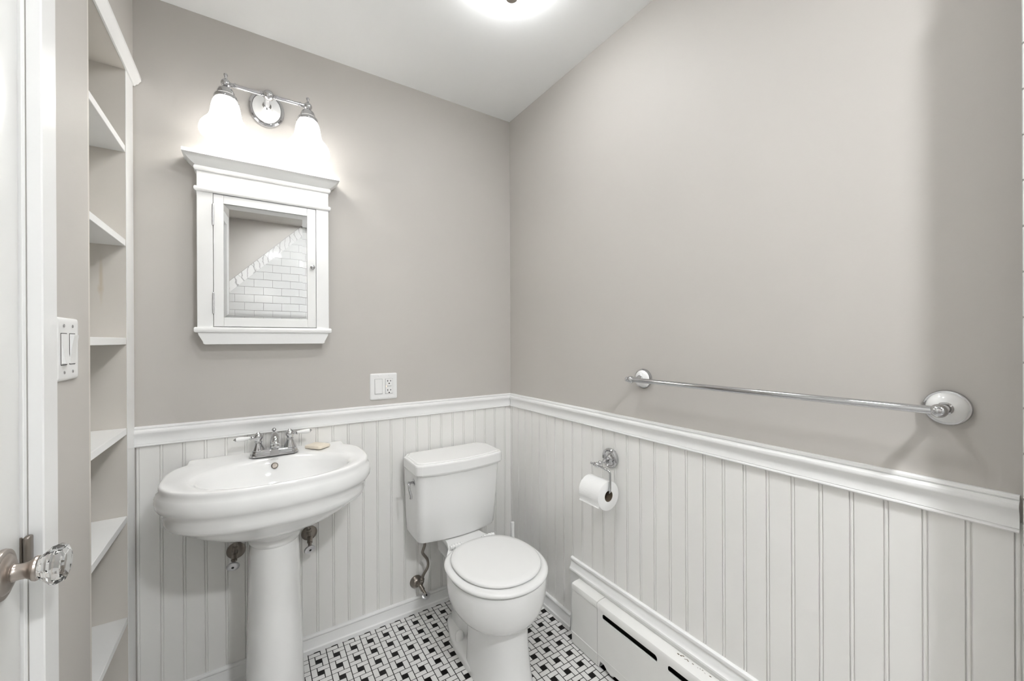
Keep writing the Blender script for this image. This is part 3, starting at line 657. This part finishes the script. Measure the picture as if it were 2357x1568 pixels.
# ------------------------------------------------------------------ toilet paper holder and roll
PY, PZ = -0.7265, 0.8035
OFFX = -0.0064
th_ = root('toilet_paper_holder', (0, PY, PZ), 'chrome toilet paper holder with round rosette and bent arm', 'paper holder')
part('rosette', lathe(B(), [(.0375, 0), (.0385, .004), (.0370, .010), (.0325, .013), (.0290, .011), (.0275, .009), (.0260, .0105), (.0140, .0125), (.0100, .016), (.0080, .018)], (OFFX, PY, PZ), (-1, 0, 0), 40), 'chrome', th_)
pv = Vector((-0.078, PY+0.004, PZ-0.016))
bm = lathe(B(), [(.0065, .016), (.0058, .022), (.0095, .030), (.0095, .036), (.0050, .042), (.0050, .052), (.0095, .056), (.0095, .060), (.0060, .064)], (OFFX, PY+0.001, PZ-0.001), (-1, 0.03, -0.19), 22)
sphere(bm, pv, 0.0112, 18, 12); lathe(bm, [(.0080, .008), (.0060, .012), (.0075, .015), (.0060, .018), (.0030, .020), (.0030, .027), (.0044, .029), (.0040, .033), (.001, .035)], pv, (0, 1, 0), 16)
part('post', bm, 'chrome', th_)
RZ = 0.6865; RX = -0.076
arm = [(pv.x, pv.y-0.008, pv.z), (pv.x, PY-0.030, pv.z-0.004), (pv.x, PY-0.052, pv.z-0.006), (pv.x+.001, PY-0.0575, pv.z-0.010), (pv.x+.002, PY-0.060, pv.z-0.016), (RX, PY-0.060, RZ+0.030), (RX, PY-0.0595, RZ+0.020), (RX, PY-0.056, RZ+0.0155), (RX, PY-0.045, RZ+0.0150), (RX, PY+0.040, RZ+0.0150)]
part('arm', tube(B(), arm, 0.0042, 12), 'chrome', th_)
rl = root('toilet_paper_roll', (RX, PY, RZ), 'white toilet paper roll hanging on the chrome holder', 'toilet paper')
y0, y1 = PY-0.0525, PY+0.0500
bm = lathe(B(), [(.0205, 0), (.0510, 0), (.0530, .0015), (.0530, y1-y0-.0015), (.0510, y1-y0), (.0205, y1-y0)], (RX, y0, RZ), (0, 1, 0), 56, cap0=False, cap1=False)
part('paper', bm, 'paper', rl, smooth=40)
# loose end: a sheet that leaves the roll on the room side and stands off a little
sheet = []
for k in range(9):
    a = math.radians(95+k*14); r = .0536+0.0000*k
    sheet.append((RX+r*math.cos(a), RZ+r*math.sin(a)))
sheet.append((sheet[-1][0]-0.0035, sheet[-1][1]-0.010))
inner_ = [(x*0.988+RX*0.012, z*0.988+RZ*0.012) for x, z in reversed(sheet)]
part('loose_sheet', prism(B(), sheet+inner_, 'y', y0+0.0006, y1-0.0006), 'paper', rl, smooth=40)
part('cardboard_core', lathe(B(), [(.0205, 0.0004), (.0190, 0.0004), (.0190, y1-y0-.0004), (.0205, y1-y0-.0004)], (RX, y0, RZ), (0, 1, 0), 32, cap0=False, cap1=False), 'cardboard', rl, 'brown cardboard core')

# ------------------------------------------------------------------ towel bar
tw = root('towel_bar', (0, -1.25, 1.122), 'long chrome towel bar with white porcelain rosettes on the taupe wall', 'towel bar')
BX, BZt = -0.070, 1.1225
for yy in (-1.619, -0.878):
    r_ = part('rosette', lathe(B(), [(.0345, 0), (.0350, .004), (.0335, .0090), (.0305, .0095)], (0, yy, 1.1225), (-1, 0, 0), 44), 'chrome', tw)
    part('porcelain_dome', lathe(B(), [(.0305, .0075), (.0300, .0100), (.0265, .0150), (.0200, .0190), (.0140, .0215), (.0115, .0225)], (0, yy, 1.1225), (-1, 0, 0), 44), 'porcelain', r_, 'white porcelain dome of the rosette')
    bm = lathe(B(), [(.0125, .0215), (.0125, .0250), (.0095, .0270), (.0085, .0320), (.0085, .0580)], (0, yy, 1.1225), (-1, 0, 0), 24)
    sphere(bm, (BX, yy, BZt), 0.0130, 22, 14)
    part('post', bm, 'chrome', tw)
for yy, s in ((-0.878, 1),):
    part('end_cap', lathe(B(), [(.0090, .010), (.0060, .012), (.0085, .015), (.0080, .019), (.002, .022)], (BX, yy, BZt), (0, s, 0), 20), 'chrome', tw)
part('bar', tube(B(), [(BX, -1.611, BZt), (BX, -0.886, BZt)], 0.0080, 24), 'chrome', tw)

# ------------------------------------------------------------------ baseboard heater
HX = -0.061
ht = root('baseboard_heater', (-0.04, -1.1, 0), 'white metal baseboard heater along the floor under the paper holder', 'heater')
capp = [(-.0165, .254), (-.046, .2525), (-.0585, .2490), (-.0610, .2440), (HX, .226), (HX+.0012, .2245), (HX+.0012, .052), (HX-.0005, .0505), (HX+.001, .004), (-.0165, .004)]
part('end_cap', prism(B(), capp, 'y', -0.7005, -0.556), 'heater_white', ht)
YH1 = -1.709
topp = [(-.0165, .253), (-.046, .2510), (-.0575, .2475), (-.0600, .2430), (-.0600, .2250), (-.0580, .2250), (-.0580, .2410), (-.046, .2470), (-.0165, .249)]
part('top_cover', prism(B(), topp, 'y', YH1, -0.7025), 'heater_white', ht)
slots = []
yy = -0.7280
while yy > -1.62:
    slots.append(rrect(yy-0.1225, 0.2085, 0.1225, 0.0115, 0.0105, 6)); yy -= 0.285
bm = holed(B(), [(-0.7025, .0180), (-0.7025, .2248), (YH1, .2248), (YH1, .0225), (-0.790, .0225), (-0.770, .0120), (-0.752, .0180), (-0.735, .0300), (-0.715, .0300), (-0.7100, .0060), (-0.7025, .0060)], slots, 'x', -0.0595, -0.0580)
part('front_panel', bm, 'heater_white', ht)
part('panel_crease', mbox((-0.0606, YH1, .0500), (-0.0594, -0.7025, .0530), .0005), 'heater_white', ht)
part('damper', prism(B(), [(-.0574, .1970), (-.0565, .1985), (-.0505, .1955), (-.0510, .1935)], 'y', YH1, -0.7030), 'heater_white', ht)
part('interior_shade', mbox((-.0300, YH1, .0050), (-.0168, -0.7030, .2450)), 'dark_gap', ht)  # near-black block painted as the shade behind the slots
part('heating_fins', mbox((-.0540, YH1, .060), (-.0305, -0.7030, .150)), 'dark_gap', ht)  # fins coloured near-black to stand for shade inside the casing

# worn paint flecks along the back edge of the heater top
bm = B(); rnd = random.Random(3)
for k in range(26):
    y = -1.02-rnd.random()*0.16; x = -0.024-rnd.random()*0.006; r = 0.0006+rnd.random()*0.0016
    z = 0.2532-(abs(x)-.0165)/(.046-.0165)*.002
    vv = [bm.verts.new((x+r*math.cos(a+rnd.random()*.5), y+2.2*r*math.sin(a+rnd.random()*.5), z)) for a in (0, 1.3, 2.6, 3.9, 5.2)]
    bm.faces.new(vv)
part('worn_paint', bm, 'cardboard', ht, 'brown flecks where the paint has worn off', kind='stuff')

# ------------------------------------------------------------------ ceiling light
CX, CY = -0.4700, -0.7400
cl = root('ceiling_light', (CX, CY, H-0.075), 'white glass dome ceiling light with grey metal finial', 'ceiling light')
part('canopy', lathe(B(), [(.098, 0), (.100, -.006), (.100, -.016), (.090, -.018)], (CX, CY, H-0.0002), (0, 0, 1), 48), 'trim_white', cl)
part('dome', lathe(B(), [(.1070, -.0165), (.1075, -.020), (.1050, -.030), (.0950, -.044), (.0760, -.057), (.0500, -.066), (.0200, -.0700), (.006, -.0705)], (CX, CY, H), (0, 0, 1), 48), 'dome_glass', cl, 'glowing white glass dome')
bm = lathe(B(), [(.0150, -.069), (.0190, -.071), (.0200, -.076), (.0190, -.081), (.0130, -.085), (.0050, -.087)], (CX+0.004, CY, H), (0, 0, 1), 26)
part('finial', bm, 'nickel', cl, 'grey metal finial', smooth=10)
# fill lamps added to even out the brightness, outside the camera's view: over the tiled end and over the middle of the room
for (rx, ry), mt, lab in (((-0.62, -2.45), 'fill_rear', 'added round fill lamp in the ceiling over the tiled end'), ((-0.92, -1.12), 'fill_mid', 'added round fill lamp in the ceiling over the middle of the room')):
    rc = root('fill_lamp', (rx, ry, H-0.02), lab, 'ceiling light')
    part('trim_ring', lathe(B(), [(.080, 0), (.095, 0), (.095, -.004), (.090, -.008), (.080, -.006)], (rx, ry, H-0.0002), (0, 0, 1), 40, cap0=False, cap1=False), 'trim_white', rc)
    part('lens', lathe(B(), [(.080, -.0005), (.080, -.004), (.001, -.004)], (rx, ry, H), (0, 0, 1), 24), mt, rc)

# ------------------------------------------------------------------ tiled end wall (reflected in the mirror) and tile edge on the right wall
PW, PH, G = 0.1540, 0.0755, 0.0022
def diag(x): return 1.852+(x+1.333)*1.005
def clip(poly, off):
    """keep what lies below the diagonal shifted down by off (measured vertically)."""
    f = lambda q: (diag(q[0])-off)-q[1]
    out = []
    for i in range(len(poly)):
        a, b_ = poly[i], poly[(i+1) % len(poly)]; fa, fb = f(a), f(b_)
        if fa >= 0: out.append(a)
        if (fa >= 0) != (fb >= 0):
            t = fa/(fa-fb); out.append((a[0]+(b_[0]-a[0])*t, a[1]+(b_[1]-a[1])*t))
    return out
grout_poly = clip([(XL+0.001, 0.0), (-0.001, 0.0), (-0.001, 2.438), (XL+0.001, 2.438)], 0.0)
part('tile_grout', prism(B(), grout_poly, 'y', YF, YF+0.006), 'wall_grout', wall_front)
row0 = 1.787-24*PH
cache = {}
for i in range(33):
    z0 = row0+i*PH; z1 = z0+PH
    if z0 < -0.05 or z1 > 2.52: continue
    xs = -1.156-4*PW + (0 if i % 2 == 0 else PW/2)
    for j in range(13):
        a, b_ = max(xs+j*PW, XL+0.001), min(xs+(j+1)*PW, -0.001)
        if b_-a < 0.012: continue
        q = [(a+G/2, max(z0, 0.001)+G/2), (b_-G/2, max(z0, 0.001)+G/2), (b_-G/2, min(z1, 2.438)-G/2), (a+G/2, min(z1, 2.438)-G/2)]
        p = clip(q, 0.114)
        if len(p) < 3: continue
        whole = len(p) == 4 and abs((q[1][0]-q[0][0])-(PW-G)) < 1e-4 and abs((q[2][1]-q[1][1])-(PH-G)) < 1e-4 and abs(p[2][1]-q[2][1]) < 1e-6 and abs(p[3][1]-q[3][1]) < 1e-6
        if whole:
            if 'w' not in cache:
                cache['w'] = mesh_of(mbox((-PW/2+G/2, 0, -PH/2+G/2), (PW/2-G/2, 0.009, PH/2-G/2), 0.0012), 'wall_tile', 'subway', Vector((0, 0, 0)))
            inst('wall_tile', cache['w'], wall_front, ((q[0][0]+q[1][0])/2, YF, (q[0][1]+q[2][1])/2))
        else:
            area = abs(sum(p[k][0]*p[(k+1) % len(p)][1]-p[(k+1) % len(p)][0]*p[k][1] for k in range(len(p))))/2
            if area < 2e-4: continue
            part('wall_tile', prism(B(), p, 'y', YF, YF+0.009), 'subway', wall_front)
# marble border along the slope
s45 = math.sqrt(0.5); L = 0.150
for k in range(8):
    o = Vector((XL+0.004, 0, diag(XL+0.004))); d = Vector((s45, 0, s45)); nrm = Vector((s45, 0, -s45))
    a = o+d*(k*L+0.001); b_ = o+d*((k+1)*L-0.001)
    if b_.z > 2.436: b_ = o + d*((2.436-o.z)/s45)
    if (b_-a).length < 0.02 or b_.z < a.z: continue
    pts = [(q.x, q.z) for q in (a+nrm*0.004, b_+nrm*0.004, b_+nrm*0.078, a+nrm*0.078)]
    part('marble_border_tile', prism(B(), pts, 'y', YF, YF+0.011), 'marble', wall_front)
# right wall: furred out and tiled from the edge of the frame on
FD, FYE = 0.100, -1.7195
part('furred_wall', mbox((-FD+0.009, YF, -0.002), (-0.0001, FYE-0.0005, H-0.0005)), 'taupe', wall_right)
part('tile_grout', mbox((-FD+0.003, YF, 0), (-FD+0.009, FYE-0.001, 1.98)), 'wall_grout', wall_right)
rest = B(); rt = mesh_of(mbox((-0.0095, -PW/2+G/2, -PH/2+G/2), (0, PW/2-G/2, PH/2-G/2), 0.0012), 'wall_tile', 'subway', Vector((0, 0, 0)))
for i in range(26):
    zc = 0.012+PH*(i+0.5)
    for j in range(8):
        yc = FYE-PW*(j+0.5)-(PW/2 if i % 2 else 0)
        if yc-PW/2 < YF: continue
        if j == 0: inst('wall_tile', rt, wall_right, (-FD+0.0095, yc, zc))
        else: box(rest, (-FD, yc-PW/2+G/2, zc-PH/2+G/2), (-FD+0.0095, yc+PW/2-G/2, zc+PH/2-G/2))
    if i % 2: part('wall_tile', mbox((-FD, FYE-PW/2+G/2, zc-PH/2+G/2), (-FD+0.0095, FYE-G/2, zc+PH/2-G/2), 0.0012), 'subway', wall_right)
part('wall_tile_field', rest, 'subway', wall_right, kind='stuff')

# ------------------------------------------------------------------ floor tiles: pinwheels of white bricks around a black square
PX, PYt = 0.0655, 0.0637
FX0, FY0 = -0.0390, -0.0810
GR = 0.0030
def tile_mesh(name, lx, ly, material):
    hx, hy = lx/2-GR/2, ly/2-GR/2; c = 0.0005
    bm = B(); loft(bm, [[Vector((sx*(hx-i), sy*(hy-i), z)) for sx, sy in ((-1, -1), (1, -1), (1, 1), (-1, 1))] for i, z in ((0, -.0010), (0, -.0005), (c, 0.0))], cap0=False)
    return mesh_of(bm, name, material, Vector((0, 0, 0)))
tA = tile_mesh('white_tile', PX*2/3, PYt/3, 'tile_white'); tB = tile_mesh('white_tile', PX/3, PYt*2/3, 'tile_white'); tD = tile_mesh('black_tile', PX/3, PYt/3, 'tile_black')
bpy.context.view_layer.update(); dg = bpy.context.evaluated_depsgraph_get()
def seen(p):
    v = Vector(p)-CAM; zc = v.dot(fwd)
    if zc < 0.1: return 0
    x = 1178.5+FPX*v.dot(rgt)/zc; y = 784-FPX*v.dot(upv)/zc
    if not (-15 < x < 2372 and y < 1590): return 0
    hit, loc, nn, idx, ob, mw = scene.ray_cast(dg, CAM, v.normalized())
    if hit and (loc-CAM).length < v.length-0.012: return 0
    return 1.0/zc
cand = []
for i in range(-1, 24):
    for j in range(-2, 45):
        cx, cy = FX0-i*PX, FY0-j*PYt
        for kind, me, dx, dy in (('white_tile', tA, 1/6, 1/3), ('white_tile', tB, 1/3, -1/6), ('white_tile', tA, -1/6, -1/3), ('white_tile', tB, -1/3, 1/6), ('black_tile', tD, 0, 0)):
            x, y = cx+dx*PX, cy+dy*PYt
            if x > -0.004 or x < XL+0.004 or y > -0.004 or y < YF+0.01: continue
            ex, ey = me.vertices[0].co.x, me.vertices[0].co.y
            vis = max(seen((x+qx*0.8, y+qy*0.8, 0.0)) for qx, qy in ((0, 0), (ex, ey), (-ex, ey), (ex, -ey), (-ex, -ey)))
            cand.append((vis, kind, me, x, y))
single = set()
for kd in ('white_tile', 'black_tile'):
    lst = sorted([k for k in range(len(cand)) if cand[k][1] == kd and cand[k][0] > 0], key=lambda k: -cand[k][0])
    single |= set(lst[:300])
V = {'white_tile': ([], []), 'black_tile': ([], [])}
for k, (vis, kd, me, x, y) in enumerate(cand):
    if k in single: inst(kd, me, floor, (x, y, 0.0))
    else:
        vv, ff = V[kd]; o = len(vv)
        vv += [(v.co.x+x, v.co.y+y, v.co.z) for v in me.vertices]; ff += [tuple(o+q for q in p.vertices) for p in me.polygons]
for kd, m_ in (('white_tile', 'tile_white'), ('black_tile', 'tile_black')):
    me = bpy.data.meshes.new(kd+'_field'); me.from_pydata(V[kd][0], [], V[kd][1]); me.materials.append(MATS[m_])
    inst(kd+'_field', me, floor, (0, 0, 0), kind='stuff')
